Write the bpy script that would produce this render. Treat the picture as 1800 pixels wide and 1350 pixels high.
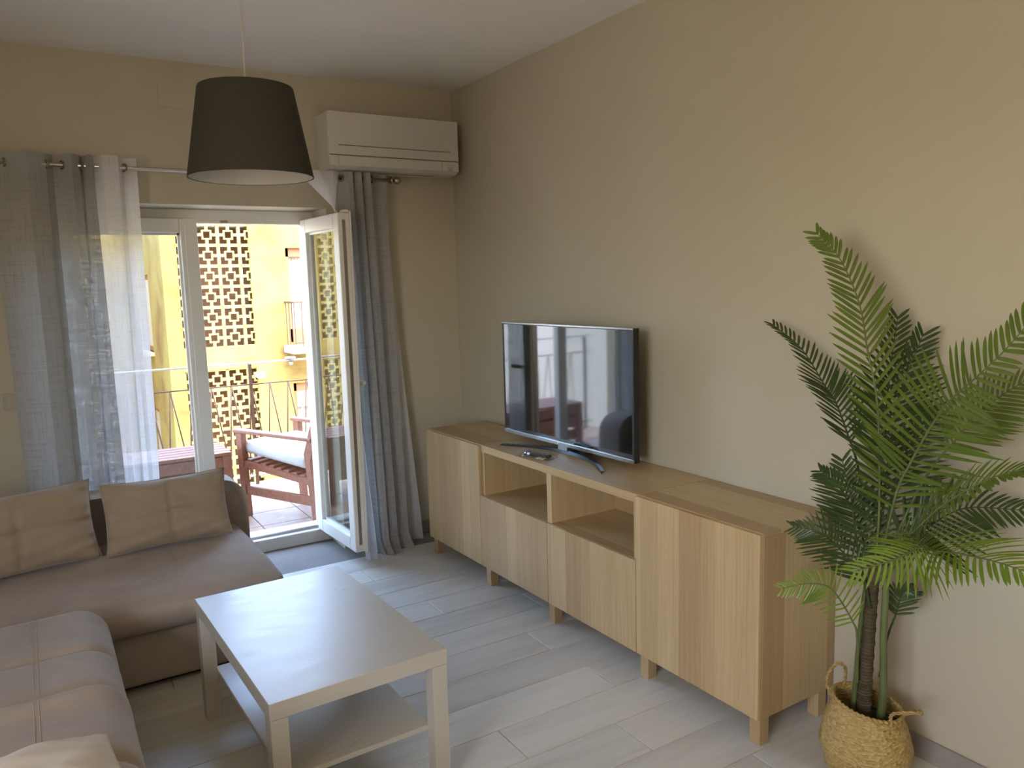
import bpy, bmesh, math, random
from mathutils import Vector, Matrix
random.seed(7)
C = bpy.context.scene.collection
SC = bpy.context.scene
PI = math.pi
for o in list(bpy.data.objects): bpy.data.objects.remove(o)

# ------------------------------------------------------------------ camera
cam_d = bpy.data.cameras.new('camera')
cam_d.sensor_fit = 'HORIZONTAL'; cam_d.sensor_width = 36.0
cam_d.lens = 1376.776 / 1800 * 36.0
cam_d.clip_start = 0.02; cam_d.clip_end = 200
cam = bpy.data.objects.new('camera', cam_d); C.objects.link(cam)
yaw, pit, rol = -0.553137, 0.130473, -0.027496
f = Vector((-math.sin(yaw)*math.cos(pit), math.cos(yaw)*math.cos(pit), -math.sin(pit)))
r0 = f.cross(Vector((0,0,1))).normalized(); u0 = r0.cross(f)
r = r0*math.cos(rol) + u0*math.sin(rol); u = -r0*math.sin(rol) + u0*math.cos(rol)
M = Matrix((r, u, -f)).transposed().to_4x4(); M.translation = Vector((-2.344536, -1.657828, 1.569469))
cam.matrix_world = M
SC.camera = cam

# ------------------------------------------------------------------ light
SC.view_settings.view_transform = 'Standard'; SC.view_settings.look = 'None'
SC.view_settings.exposure = 1.82; SC.view_settings.gamma = 1.0; SC.view_settings.use_curve_mapping = False
W = bpy.data.worlds.new('sky'); SC.world = W; W.use_nodes = True
wn = W.node_tree; wn.nodes.clear()
wo = wn.nodes.new('ShaderNodeOutputWorld'); wb = wn.nodes.new('ShaderNodeBackground')
sk = wn.nodes.new('ShaderNodeTexSky'); sk.sky_type = 'NISHITA'; sk.sun_disc = False
sk.sun_elevation = math.radians(62); sk.sun_rotation = math.radians(150); sk.altitude = 100
sk.dust_density = 2.5
wb.inputs['Strength'].default_value = 1.0
wn.links.new(sk.outputs[0], wb.inputs['Color']); wn.links.new(wb.outputs[0], wo.inputs['Surface'])

sd = bpy.data.lights.new('sun', 'SUN'); sd.energy = 3.2; sd.angle = math.radians(0.6); sd.color = (1.0, 0.94, 0.84)
so = bpy.data.objects.new('sun', sd); C.objects.link(so)
so.rotation_euler = Vector((-0.50, 0.125, -0.85)).to_track_quat('-Z', 'Y').to_euler()

# added fill light, set in an invented window in the left wall
ad = bpy.data.lights.new('side_fill_light', 'AREA'); ad.shape = 'RECTANGLE'; ad.size = 1.5; ad.size_y = 1.3
ad.energy = 18; ad.color = (1.0, 0.81, 0.57)
ao = bpy.data.objects.new('side_fill_light', ad); C.objects.link(ao)
ao.location = (-4.13, -1.75, 1.6); ao.rotation_euler = (math.radians(90), 0, math.radians(-90))

# ------------------------------------------------------------------ materials
MATS = {}
def _nt(name):
    m = bpy.data.materials.new(name); m.use_nodes = True; nt = m.node_tree
    b = nt.nodes['Principled BSDF']; MATS[name] = m
    return m, nt, b
def N(nt, t, **k):
    n = nt.nodes.new(t)
    for a, v in k.items(): setattr(n, a, v)
    return n
def coords(nt, scale=(1,1,1), kind='Object'):
    tc = N(nt, 'ShaderNodeTexCoord'); mp = N(nt, 'ShaderNodeMapping'); mp.inputs['Scale'].default_value = scale
    nt.links.new(tc.outputs[kind], mp.inputs['Vector']); return mp.outputs[0]
def noise(nt, vec, scale=5, detail=4, rough=.5, dist=0.0):
    n = N(nt, 'ShaderNodeTexNoise'); n.inputs['Scale'].default_value = scale; n.inputs['Detail'].default_value = detail
    n.inputs['Roughness'].default_value = rough; n.inputs['Distortion'].default_value = dist
    nt.links.new(vec, n.inputs['Vector']); return n.outputs['Fac']
def ramp(nt, fac, stops):
    r_ = N(nt, 'ShaderNodeValToRGB'); e = r_.color_ramp.elements
    while len(e) < len(stops): e.new(.5)
    for el, (p, c) in zip(e, stops): el.position = p; el.color = (*c, 1) if len(c) == 3 else c
    nt.links.new(fac, r_.inputs[0]); return r_.outputs[0]
def mixc(nt, fac, a, b, mode='MIX'):
    m = N(nt, 'ShaderNodeMix', data_type='RGBA', blend_type=mode)
    for s, v in ((0, fac), (6, a), (7, b)):
        if isinstance(v, (int, float)): m.inputs[s].default_value = v
        elif isinstance(v, tuple): m.inputs[s].default_value = (*v, 1)
        else: nt.links.new(v, m.inputs[s])
    return m.outputs[2]
def math_(nt, op, a, b=0.0):
    m = N(nt, 'ShaderNodeMath', operation=op)
    for i, v in enumerate((a, b)):
        if isinstance(v, (int, float)): m.inputs[i].default_value = v
        else: nt.links.new(v, m.inputs[i])
    return m.outputs[0]
def bump(nt, b, h, strength=.2, dist=.01):
    n = N(nt, 'ShaderNodeBump'); n.inputs['Strength'].default_value = strength; n.inputs['Distance'].default_value = dist
    nt.links.new(h, n.inputs['Height']); nt.links.new(n.outputs[0], b.inputs['Normal'])
def plain(name, col, rough=.5, metal=0., spec=.5, var=.06, vs=8, bmp=0., bs=60, coat=0.):
    m, nt, b = _nt(name)
    v = coords(nt)
    n = noise(nt, v, vs, 5)
    lo = tuple(c*(1-var) for c in col); hi = tuple(min(1, c*(1+var)) for c in col)
    nt.links.new(ramp(nt, n, [(.3, lo), (.7, hi)]), b.inputs['Base Color'])
    b.inputs['Roughness'].default_value = rough; b.inputs['Metallic'].default_value = metal
    b.inputs['Specular IOR Level'].default_value = spec
    if coat: b.inputs['Coat Weight'].default_value = coat
    if bmp: bump(nt, b, noise(nt, v, bs, 3), bmp, .004)
    return m
plain('wall_paint', (.50, .45, .34), .75, var=.03, vs=2, bmp=.08, bs=120)
plain('ceiling_paint', (.85, .815, .755), .8, var=.02, vs=2, bmp=.05, bs=90)
plain('white_pvc', (.74, .715, .65), .32, var=.02)
plain('white_plastic', (.60, .565, .51), .4, var=.015)
plain('plastic_seam', (.16, .15, .13), .5)
plain('sticker', (.42, .40, .37), .5)
plain('dark_metal', (.03, .03, .033), .42, metal=.6)
plain('hinge_metal', (.35, .33, .30), .35, metal=.9)
plain('rod_metal', (.62, .58, .52), .28, metal=1.)
plain('nickel', (.40, .36, .28), .25, metal=1.)
plain('black_plastic', (.012, .014, .016), .3)
plain('stand_plastic', (.035, .045, .055), .28)
plain('bezel_silver', (.42, .42, .42), .24, metal=.85)
plain('cord_white', (.55, .5, .45), .6)
plain('shade_inside', (.62, .60, .58), .7)
plain('switch_plate', (.42, .39, .33), .4)
plain('soil', (.02, .014, .01), .95, bmp=.6, bs=50)
plain('rubber_grey', (.20, .19, .17), .6)
plain('rail_metal', (.10, .055, .035), .55, metal=.2)
plain('rail_white', (.50, .50, .50), .35)
plain('white_lamp', (.60, .60, .60), .4)
plain('brown_frame', (.34, .13, .05), .55)
plain('roller_blind', (.50, .45, .33), .6)
plain('sill_stone', (.52, .45, .34), .7)
plain('inside_dark', (.50, .27, .17), .8, var=.25, vs=.8)
plain('lace_curtain', (.50, .45, .38), .8, var=.12, vs=12)
plain('outer_render', (.62, .50, .34), .9, vs=1)
plain('pale_render', (.42, .42, .40), .9, vs=1)
plain('street', (.25, .24, .22), .9)
plain('baseboard_grey', (.30, .28, .25), .4, var=.08, vs=12)
plain('outdoor_cushion', (.52, .49, .455), .85, bmp=.3, bs=40)
plain('white_logo', (.85, .85, .85), .3)
plain('grout', (.23, .215, .195), .85)

# tabletop foil: satin white with faint smears in the gloss
m, nt, b = _nt('table_white')
b.inputs['Base Color'].default_value = (.54, .505, .43, 1)
v = coords(nt, (3, 9, 3)); n = noise(nt, v, 2.2, 6, .6, 1.2)
rr = N(nt, 'ShaderNodeMapRange'); rr.inputs[1].default_value = .3; rr.inputs[2].default_value = .75; rr.inputs[3].default_value = .27; rr.inputs[4].default_value = .36
nt.links.new(n, rr.inputs[0]); nt.links.new(rr.outputs[0], b.inputs['Roughness'])
b.inputs['Specular IOR Level'].default_value = .6

def oak(name, grain_axis, strip_axis, tint=1.0, strips=11.0, seed=0.):
    m, nt, b = _nt(name)
    tc = N(nt, 'ShaderNodeTexCoord'); sp = N(nt, 'ShaderNodeSeparateXYZ'); nt.links.new(tc.outputs['Object'], sp.inputs[0])
    vo = N(nt, 'ShaderNodeTexVoronoi', voronoi_dimensions='1D'); vo.inputs['Scale'].default_value = 1.0
    w = math_(nt, 'ADD', math_(nt, 'MULTIPLY', sp.outputs['XYZ'.index(strip_axis)], strips), seed)
    oi = N(nt, 'ShaderNodeObjectInfo'); w = math_(nt, 'ADD', w, math_(nt, 'MULTIPLY', oi.outputs['Random'], 37.0)); nt.links.new(w, vo.inputs['W'])
    sr = N(nt, 'ShaderNodeSeparateColor'); nt.links.new(vo.outputs['Color'], sr.inputs[0])
    st = ramp(nt, sr.outputs[0], [(0., (.435*tint, .292*tint, .152*tint)), (.45, (.52*tint, .375*tint, .200*tint)), (1., (.61*tint, .455*tint, .255*tint))])
    sc = [95, 95, 95]; sc['XYZ'.index(grain_axis)] = 1.1
    v = coords(nt, tuple(sc))
    # shift the grain per strip so it does not run across
    va = N(nt, 'ShaderNodeVectorMath', operation='ADD'); nt.links.new(v, va.inputs[0]); nt.links.new(vo.outputs['Color'], va.inputs[1])
    g = noise(nt, va.outputs[0], 2.4, 6, .65, .6)
    g2 = noise(nt, coords(nt, tuple(s*.25 for s in sc)), 1.4, 3, .5, 1.5)
    c1 = mixc(nt, ramp(nt, g, [(.42, (0,0,0)), (.62, (1,1,1))]), st, mixc(nt, 1.0, st, (.86, .83, .79), 'MULTIPLY'))
    c2 = mixc(nt, ramp(nt, g2, [(.35, (.0,.0,.0)), (.7, (.55,.55,.55))]), c1, mixc(nt, 1.0, c1, (1.18, 1.16, 1.12), 'MULTIPLY'))
    nt.links.new(c2, b.inputs['Base Color']); b.inputs['Roughness'].default_value = .42
    bump(nt, b, g, .08, .001)
    return m
oak('oak_vertical', 'Z', 'Y')
oak('oak_side', 'Z', 'X', .97, 8.0, 3.3)
oak('oak_top', 'Y', 'X', 1.0, 8.5, 1.7)
oak('oak_leg', 'Z', 'X', .86, 3.0, 5.0)

# grey wood-look floor plank (tone differs per plank)
m, nt, b = _nt('floor_plank')
oi = N(nt, 'ShaderNodeObjectInfo')
v = coords(nt, (1.2, 9, 4))
off = N(nt, 'ShaderNodeVectorMath', operation='ADD'); mul = N(nt, 'ShaderNodeVectorMath', operation='SCALE'); mul.inputs['Scale'].default_value = 40
cmb = N(nt, 'ShaderNodeCombineXYZ')
for i in range(3): nt.links.new(oi.outputs['Random'], cmb.inputs[i])
nt.links.new(cmb.outputs[0], mul.inputs[0]); nt.links.new(v, off.inputs[0]); nt.links.new(mul.outputs[0], off.inputs[1])
g = noise(nt, off.outputs[0], 1.6, 8, .62, .8)
g3 = noise(nt, off.outputs[0], .7, 3, .5, .5)
base = ramp(nt, g, [(.25, (.50, .485, .43)), (.5, (.62, .605, .545)), (.75, (.72, .70, .64))])
c = mixc(nt, ramp(nt, g3, [(.4, (0,0,0)), (.65, (.6,.6,.6))]), base, (.68, .665, .60))
tone = ramp(nt, oi.outputs['Random'], [(0, (.90, .90, .90)), (1, (1.06, 1.06, 1.05))])
c = mixc(nt, 1.0, c, tone, 'MULTIPLY')
nt.links.new(c, b.inputs['Base Color']); b.inputs['Roughness'].default_value = .32; bump(nt, b, g, .10, .003)

# terracotta balcony tile
m, nt, b = _nt('balcony_tile')
oi = N(nt, 'ShaderNodeObjectInfo'); g = noise(nt, coords(nt, (1,1,1)), 7, 6, .6, .5)
c = ramp(nt, g, [(.3, (.30, .19, .135)), (.7, (.45, .32, .25))])
c = mixc(nt, 1.0, c, ramp(nt, oi.outputs['Random'], [(0, (.9,.9,.9)), (1, (1.08,1.08,1.08))]), 'MULTIPLY')
nt.links.new(c, b.inputs['Base Color']); b.inputs['Roughness'].default_value = .45

# weathered yellow render
m, nt, b = _nt('yellow_render')
v = coords(nt, (1,1,1)); g = noise(nt, v, .7, 7, .62, .4); g2 = noise(nt, v, 9, 5, .7)
c = ramp(nt, g, [(.36, (.20, .115, .028)), (.5, (.31, .22, .052)), (.66, (.345, .275, .072))])
c = mixc(nt, ramp(nt, g2, [(.62, (0,0,0)), (.78, (.5,.5,.5))]), c, (.50, .33, .12))
nt.links.new(c, b.inputs['Base Color']); b.inputs['Roughness'].default_value = .9; bump(nt, b, g2, .3, .02)
m, nt, b = _nt('yellow_block')
g = noise(nt, coords(nt), 3, 5, .6)
nt.links.new(ramp(nt, g, [(.3, (.30, .23, .058)), (.7, (.345, .275, .078))]), b.inputs['Base Color']); b.inputs['Roughness'].default_value = .85

# stained hardwood for the balcony furniture
m, nt, b = _nt('red_hardwood')
g = noise(nt, coords(nt, (3, 3, 3)), 8, 6, .6, 2.0)
nt.links.new(ramp(nt, g, [(.3, (.20, .075, .040)), (.7, (.33, .135, .072))]), b.inputs['Base Color']); b.inputs['Roughness'].default_value = .5

# velvet
m, nt, b = _nt('taupe_velvet')
v = coords(nt); g = noise(nt, v, 5, 6, .65, 1.0); g2 = noise(nt, v, 260, 2, .5)
nt.links.new(ramp(nt, g, [(.25, (.34, .282, .232)), (.75, (.43, .362, .302))]), b.inputs['Base Color'])
b.inputs['Roughness'].default_value = .85; b.inputs['Sheen Weight'].default_value = .2; b.inputs['Sheen Roughness'].default_value = .4
b.inputs['Specular IOR Level'].default_value = .2; bump(nt, b, math_(nt, 'ADD', g, math_(nt, 'MULTIPLY', g2, .25)), .25, .004)
m, nt, b = _nt('velvet_seam')
nt.links.new(ramp(nt, noise(nt, coords(nt), 40, 3), [(.3, (.42, .36, .30)), (.7, (.52, .45, .38))]), b.inputs['Base Color']); b.inputs['Roughness'].default_value = .8
m, nt, b = _nt('pillow_fabric')
g = noise(nt, coords(nt), 6, 5, .6, .6)
nt.links.new(ramp(nt, g, [(.25, (.31, .24, .17)), (.75, (.38, .30, .215))]), b.inputs['Base Color'])
b.inputs['Roughness'].default_value = .85; b.inputs['Sheen Weight'].default_value = .25; bump(nt, b, noise(nt, coords(nt), 200, 2), .2, .002)
m, nt, b = _nt('cream_pillow_fabric')
g = noise(nt, coords(nt), 6, 5, .6, .6)
nt.links.new(ramp(nt, g, [(.25, (.60, .51, .40)), (.75, (.68, .59, .47))]), b.inputs['Base Color'])
b.inputs['Roughness'].default_value = .85; b.inputs['Sheen Weight'].default_value = .25

# lamp shade cloth
m, nt, b = _nt('shade_cloth')
g = noise(nt, coords(nt, (1,1,1)), 300, 2, .5)
nt.links.new(ramp(nt, g, [(.3, (.026, .023, .018)), (.7, (.042, .038, .029))]), b.inputs['Base Color']); b.inputs['Roughness'].default_value = .85
bump(nt, b, g, .3, .002)

# curtains
def cloth(name, col, transl, holes_lo, holes_hi, weave):
    m, nt, b = _nt(name); nt.nodes.remove(b)
    out = nt.nodes['Material Output']
    di = N(nt, 'ShaderNodeBsdfDiffuse'); tl = N(nt, 'ShaderNodeBsdfTranslucent'); tr = N(nt, 'ShaderNodeBsdfTransparent')
    wv = noise(nt, coords(nt, (weave, weave, 7)), 1.0, 4, .7, .3)
    wh = noise(nt, coords(nt, (5, 5, weave)), 1.0, 4, .7, .3)
    s = math_(nt, 'MULTIPLY', math_(nt, 'ADD', wv, wh), .5)
    cc = ramp(nt, s, [(.38, tuple(x*.93 for x in col)), (.62, tuple(min(1, x*1.1) for x in col))])
    nt.links.new(cc, di.inputs[0]); nt.links.new(cc, tl.inputs[0])
    m1 = N(nt, 'ShaderNodeMixShader'); m1.inputs[0].default_value = transl
    nt.links.new(di.outputs[0], m1.inputs[1]); nt.links.new(tl.outputs[0], m1.inputs[2])
    rr = N(nt, 'ShaderNodeMapRange'); rr.inputs[1].default_value = .47; rr.inputs[2].default_value = .62
    rr.inputs[3].default_value = holes_lo; rr.inputs[4].default_value = holes_hi; nt.links.new(s, rr.inputs[0])
    m2 = N(nt, 'ShaderNodeMixShader'); nt.links.new(rr.outputs[0], m2.inputs[0])
    nt.links.new(m1.outputs[0], m2.inputs[1]); nt.links.new(tr.outputs[0], m2.inputs[2])
    nt.links.new(m2.outputs[0], out.inputs['Surface'])
    return m
cloth('grey_linen', (.44, .43, .415), .42, .03, .36, 120)
cloth('grey_linen_hem', (.40, .40, .39), .25, .0, .02, 90)
cloth('white_voile', (.82, .82, .84), .5, .22, .42, 160)

# glass
m, nt, b = _nt('clear_glass'); nt.nodes.remove(b)
gl = N(nt, 'ShaderNodeBsdfGlossy'); gl.inputs['Roughness'].default_value = .004
tr = N(nt, 'ShaderNodeBsdfTransparent'); tr.inputs[0].default_value = (.86, .88, .87, 1)
fr = N(nt, 'ShaderNodeFresnel'); fr.inputs[0].default_value = 2.2; ge = N(nt, 'ShaderNodeNewGeometry')
ff = math_(nt, 'MULTIPLY', fr.outputs[0], math_(nt, 'SUBTRACT', 1.0, ge.outputs['Backfacing']))
mx = N(nt, 'ShaderNodeMixShader'); nt.links.new(ff, mx.inputs[0]); nt.links.new(tr.outputs[0], mx.inputs[1]); nt.links.new(gl.outputs[0], mx.inputs[2])
nt.links.new(mx.outputs[0], nt.nodes['Material Output'].inputs['Surface'])
# plastic film
m, nt, b = _nt('plastic_film'); nt.nodes.remove(b)
gl = N(nt, 'ShaderNodeBsdfGlossy'); gl.inputs['Roughness'].default_value = .1
tr = N(nt, 'ShaderNodeBsdfTransparent'); mx = N(nt, 'ShaderNodeMixShader'); mx.inputs[0].default_value = .22
nt.links.new(tr.outputs[0], mx.inputs[1]); nt.links.new(gl.outputs[0], mx.inputs[2]); nt.links.new(mx.outputs[0], nt.nodes['Material Output'].inputs['Surface'])
# TV screen
m, nt, b = _nt('tv_screen')
b.inputs['Base Color'].default_value = (.006, .007, .009, 1); b.inputs['Roughness'].default_value = .045
b.inputs['Specular IOR Level'].default_value = 1.0; b.inputs['IOR'].default_value = 1.75
# leaves
def leaf(name, a, c_, rough=.38):
    m, nt, b = _nt(name)
    g = noise(nt, coords(nt), 9, 4, .6)
    nt.links.new(ramp(nt, g, [(.3, a), (.7, c_)]), b.inputs['Base Color'])
    b.inputs['Roughness'].default_value = rough
    tl = N(nt, 'ShaderNodeBsdfTranslucent'); tl.inputs[0].default_value = (c_[0]*1.6, c_[1]*1.5, c_[2], 1)
    mx = N(nt, 'ShaderNodeMixShader'); mx.inputs[0].default_value = .22
    nt.links.new(b.outputs[0], mx.inputs[1]); nt.links.new(tl.outputs[0], mx.inputs[2]); nt.links.new(mx.outputs[0], nt.nodes['Material Output'].inputs['Surface'])
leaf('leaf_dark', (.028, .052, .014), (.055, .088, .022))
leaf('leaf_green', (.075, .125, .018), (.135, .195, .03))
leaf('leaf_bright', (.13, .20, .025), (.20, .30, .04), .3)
plain('trunk_brown', (.075, .055, .028), .8, var=.4, vs=30, bmp=.5, bs=80)
plain('stem_green', (.11, .14, .045), .55, var=.2, vs=12)
# woven seagrass
m, nt, b = _nt('seagrass')
v = coords(nt, (1,1,1)); vo = N(nt, 'ShaderNodeTexVoronoi'); vo.inputs['Scale'].default_value = 95; nt.links.new(coords(nt, (1,1,1.7)), vo.inputs['Vector'])
n = noise(nt, v, 16, 4)
c = mixc(nt, ramp(nt, vo.outputs['Color'], [(.1, (0,0,0)), (.9, (1,1,1))]), (.30, .185, .05), (.58, .41, .15))
c = mixc(nt, ramp(nt, n, [(.35, (0,0,0)), (.7, (.5,.5,.5))]), c, (.50, .36, .13))
nt.links.new(c, b.inputs['Base Color']); b.inputs['Roughness'].default_value = .45; bump(nt, b, vo.outputs['Distance'], .8, .006)
plain('seagrass_rope', (.40, .27, .10), .6, var=.3, vs=60, bmp=.6, bs=90)

# ------------------------------------------------------------------ helpers
def link(o, parent=None):
    C.objects.link(o)
    if parent is not None: o.parent = parent
    return o
def obj(name, bm, mat, parent=None, smooth=False, loc=None, rot=None, auto=None):
    me = bpy.data.meshes.new(name); bm.normal_update(); bm.to_mesh(me); bm.free()
    for mm in (mat if isinstance(mat, (list, tuple)) else [mat]): me.materials.append(MATS[mm])
    if smooth: me.polygons.foreach_set('use_smooth', [True]*len(me.polygons))
    if auto is not None:
        me.polygons.foreach_set('use_smooth', [True]*len(me.polygons)); me.set_sharp_from_angle(angle=math.radians(auto))
    o = bpy.data.objects.new(name, me); link(o, parent)
    if loc: o.location = loc
    if rot: o.rotation_euler = rot
    return o
def tag(o, label, cat, group=None, kind=None):
    o['label'] = label; o['category'] = cat
    if group: o['group'] = group
    if kind: o['kind'] = kind
    return o
def thing(name, label, cat, loc=(0,0,0), rotz=0, group=None):
    o = bpy.data.objects.new(name, None); C.objects.link(o); o.empty_display_size = .05
    o.location = loc; o.rotation_euler = (0, 0, rotz)
    return tag(o, label, cat, group)
def struct(name, bm, mat, parent=None, **k):
    o = obj(name, bm, mat, parent, **k)
    if parent is None: o['kind'] = 'structure'
    return o
def add(bm, other):
    me = bpy.data.meshes.new('tmp'); other.to_mesh(me); other.free(); bm.from_mesh(me); bpy.data.meshes.remove(me)
def bx(bm, x0, x1, y0, y1, z0, z1, b=0., seg=2, mat=None):
    t = bmesh.new(); bmesh.ops.create_cube(t, size=1)
    for vv in t.verts: vv.co = Vector(((x0+x1)/2 + vv.co.x*(x1-x0), (y0+y1)/2 + vv.co.y*(y1-y0), (z0+z1)/2 + vv.co.z*(z1-z0)))
    if b: bmesh.ops.bevel(t, geom=t.edges[:], offset=b, segments=seg, profile=.5, affect='EDGES')
    if mat is not None:
        for fc in t.faces: fc.material_index = mat
    add(bm, t); return bm
def B(*a, b=0., seg=2): return bx(bmesh.new(), *a, b=b, seg=seg)
def catmull(pts, n):
    P = [Vector(p) for p in pts]; P = [P[0]*2-P[1]] + P + [P[-1]*2-P[-2]]; out = []
    segs = len(P)-3
    for i in range(n+1):
        t = i/n*segs; k = min(int(t), segs-1); t -= k
        a, b_, c_, d = P[k:k+4]
        out.append(.5*((2*b_) + (c_-a)*t + (2*a-5*b_+4*c_-d)*t*t + (3*b_-a-3*c_+d)*t**3))
    return out
def tube(bm, pts, r, n=8, r1=None, cap=True):
    P = [Vector(p) for p in pts]; rings = []; L = len(P); prev = None
    for i, p in enumerate(P):
        t = (P[min(i+1, L-1)]-P[max(i-1, 0)]).normalized()
        a = prev if prev is not None else (Vector((0,0,1)) if abs(t.z) < .9 else Vector((1,0,0)))
        s = (a - t*a.dot(t)).normalized(); prev = s; w = t.cross(s)
        rad = r if r1 is None else r + (r1-r)*i/(L-1)
        rings.append([bm.verts.new(p + (s*math.cos(2*PI*k/n) + w*math.sin(2*PI*k/n))*rad) for k in range(n)])
    for a, b_ in zip(rings, rings[1:]):
        for k in range(n): bm.faces.new((a[k], a[(k+1) % n], b_[(k+1) % n], b_[k]))
    if cap: bm.faces.new(rings[0][::-1]); bm.faces.new(rings[-1])
    return bm
def T(*a, **k): return tube(bmesh.new(), *a, **k)
def lathe(bm, prof, n=32, c=(0,0,0), cap=(False, False)):
    rings = [[bm.verts.new((c[0]+rr*math.cos(2*PI*k/n), c[1]+rr*math.sin(2*PI*k/n), c[2]+z)) for k in range(n)] for rr, z in prof]
    for a, b_ in zip(rings, rings[1:]):
        for k in range(n): bm.faces.new((a[k], a[(k+1) % n], b_[(k+1) % n], b_[k]))
    if cap[0]: bm.faces.new(rings[0][::-1])
    if cap[1]: bm.faces.new(rings[-1])
    return bm
def prism(bm, poly, axis, a, b_):
    def pt(p, v):
        q = list(p); q.insert(axis, v); return bm.verts.new(q)
    A = [pt(p, a) for p in poly]; Z = [pt(p, b_) for p in poly]; n = len(poly)
    for i in range(n): bm.faces.new((A[i], A[(i+1) % n], Z[(i+1) % n], Z[i]))
    bm.faces.new(A[::-1]); bm.faces.new(Z); bmesh.ops.recalc_face_normals(bm, faces=bm.faces[:]); return bm
def soft_box(x0, x1, y0, y1, z0, z1, r, n=(20,20,8), disp=None, p=2.0):
    bm = bmesh.new(); h = Vector(((x1-x0)/2, (y1-y0)/2, (z1-z0)/2)); c = Vector(((x0+x1)/2, (y0+y1)/2, (z0+z1)/2))
    rv = Vector((min(r, h.x), min(r, h.y), min(r, h.z)))
    def lay(k, hh, rr):   # denser samples inside the rounded rim
        m = max(4, k//4); a = [-hh + rr*(1-math.cos(PI/2*i/m)) for i in range(m)]
        mid = [-hh+rr + (2*hh-2*rr)*i/k for i in range(k+1)]
        return a + mid + [-q for q in a[::-1]]
    X, Y, Z = lay(n[0], h.x, rv.x), lay(n[1], h.y, rv.y), lay(n[2], h.z, rv.z)
    cache = {}
    def V(x, y, z):
        key = (round(x, 6), round(y, 6), round(z, 6))
        if key in cache: return cache[key]
        q = Vector((x, y, z)); inner = Vector([max(-(h[i]-rv[i]), min(h[i]-rv[i], q[i])) for i in range(3)])
        d = Vector([(q[i]-inner[i])/max(rv[i], 1e-6) for i in range(3)])
        L = (abs(d.x)**p + abs(d.y)**p + abs(d.z)**p)**(1/p)
        if L > 1e-6: q = inner + Vector([d[i]/L*rv[i] for i in range(3)])
        q = q + c
        if disp: q = disp(q)
        cache[key] = bm.verts.new(q); return cache[key]
    def face(*vs):
        try: bm.faces.new(vs)
        except ValueError: pass
    for A, Bb, fix, mk in ((X, Y, (-h.z, h.z), lambda a, b_, w: (a, b_, w)), (Y, Z, (-h.x, h.x), lambda a, b_, w: (w, a, b_)), (X, Z, (-h.y, h.y), lambda a, b_, w: (a, w, b_))):
        for w in fix:
            for i in range(len(A)-1):
                for j in range(len(Bb)-1):
                    vs = [V(*mk(A[i], Bb[j], w)), V(*mk(A[i+1], Bb[j], w)), V(*mk(A[i+1], Bb[j+1], w)), V(*mk(A[i], Bb[j+1], w))]
                    if len(set(vs)) == 4: face(*vs)
    bmesh.ops.recalc_face_normals(bm, faces=bm.faces[:])
    return bm
def grid(fn, nu, nv):
    bm = bmesh.new(); V = [[bm.verts.new(fn(i/nu, j/nv)) for j in range(nv+1)] for i in range(nu+1)]
    for i in range(nu):
        for j in range(nv): bm.faces.new((V[i][j], V[i+1][j], V[i+1][j+1], V[i][j+1]))
    return bm
def interp(kn, u):          # smooth 1-D curve through knots [(t, a, b...)], t rising
    if u <= kn[0][0]: return kn[0][1:]
    for a, b_ in zip(kn, kn[1:]):
        if u <= b_[0]:
            t = (u-a[0])/(b_[0]-a[0]); t = t*t*(3-2*t)
            return tuple(p + (q-p)*t for p, q in zip(a[1:], b_[1:]))
    return kn[-1][1:]

# ------------------------------------------------------------------ room shell
YB, H = 2.77, 2.727
XL, YR = -4.1, -3.6
fl = struct('floor', B(XL-.1, .1, YR-.1, 3.0, -.12, -.006), 'grout')
rowp = .1975; pl_len = 1.2; y = YR; k = 0
off0 = {3: -.690, 4: -1.058, 5: -.523, 7: -.556}        # joints read from the photograph
meshes = {}
k0 = -19
for k in range(k0, 15):
    ya = .188 + (k-3)*rowp; yb = ya + rowp - .003
    if yb < YR or ya > 3.0: continue
    o0 = off0.get(k, -((k*.437) % 1.2))
    x = o0 - pl_len*4
    while x < 0:
        xa, xb = max(x, XL), min(x+pl_len-.003, 0)
        if xb-xa > .05 and not (ya > 2.77 and (xb < -2.2 or xa > -.86)):
            ya_, yb_ = ya, min(yb, 2.99)
            xa_, xb_ = (max(xa, -2.22), min(xb, -.86)) if ya_ > 2.7 else (xa, xb)
            if xb_-xa_ > .05 and yb_-ya_ > .03:
                cx, cy = (xa_+xb_)/2, (ya_+yb_)/2
                key = (round(xb_-xa_, 3), round(yb_-ya_, 3))
                if key not in meshes:
                    o = obj('plank', B(-key[0]/2, key[0]/2, -key[1]/2, key[1]/2, -.006, 0, b=.0012, seg=1), 'floor_plank', fl); meshes[key] = o.data
                else:
                    o = bpy.data.objects.new('plank', meshes[key]); link(o, fl)
                o.location = (cx, cy, 0)
        x += pl_len
OX0, OX1, OZ = -2.205, -.825, 2.012       # opening in the back wall
bw = B(XL, OX0, YB, 3.12, -.2, H); bx(bw, OX1, .12, YB, 3.12, -.2, H); bx(bw, OX0, OX1, YB, 3.12, OZ, H)
struct('wall_back', bw, 'wall_paint')
struct('wall_right', B(0, .12, YR-.1, YB, -.1, H), 'wall_paint')
lw = B(XL-.12, XL, YR-.1, 3.12, -.1, .95); bx(lw, XL-.12, XL, YR-.1, 3.12, 2.25, H); bx(lw, XL-.12, XL, YR-.1, -2.5, .95, 2.25); bx(lw, XL-.12, XL, -1.0, 3.12, .95, 2.25)
struct('wall_left', lw, 'wall_paint')
struct('wall_rear', B(XL-.1, .12, YR-.12, YR, -.1, H), 'wall_paint')
struct('ceiling', B(XL-.12, .12, YR-.12, 3.12, H, H+.25), 'ceiling_paint')
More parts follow.
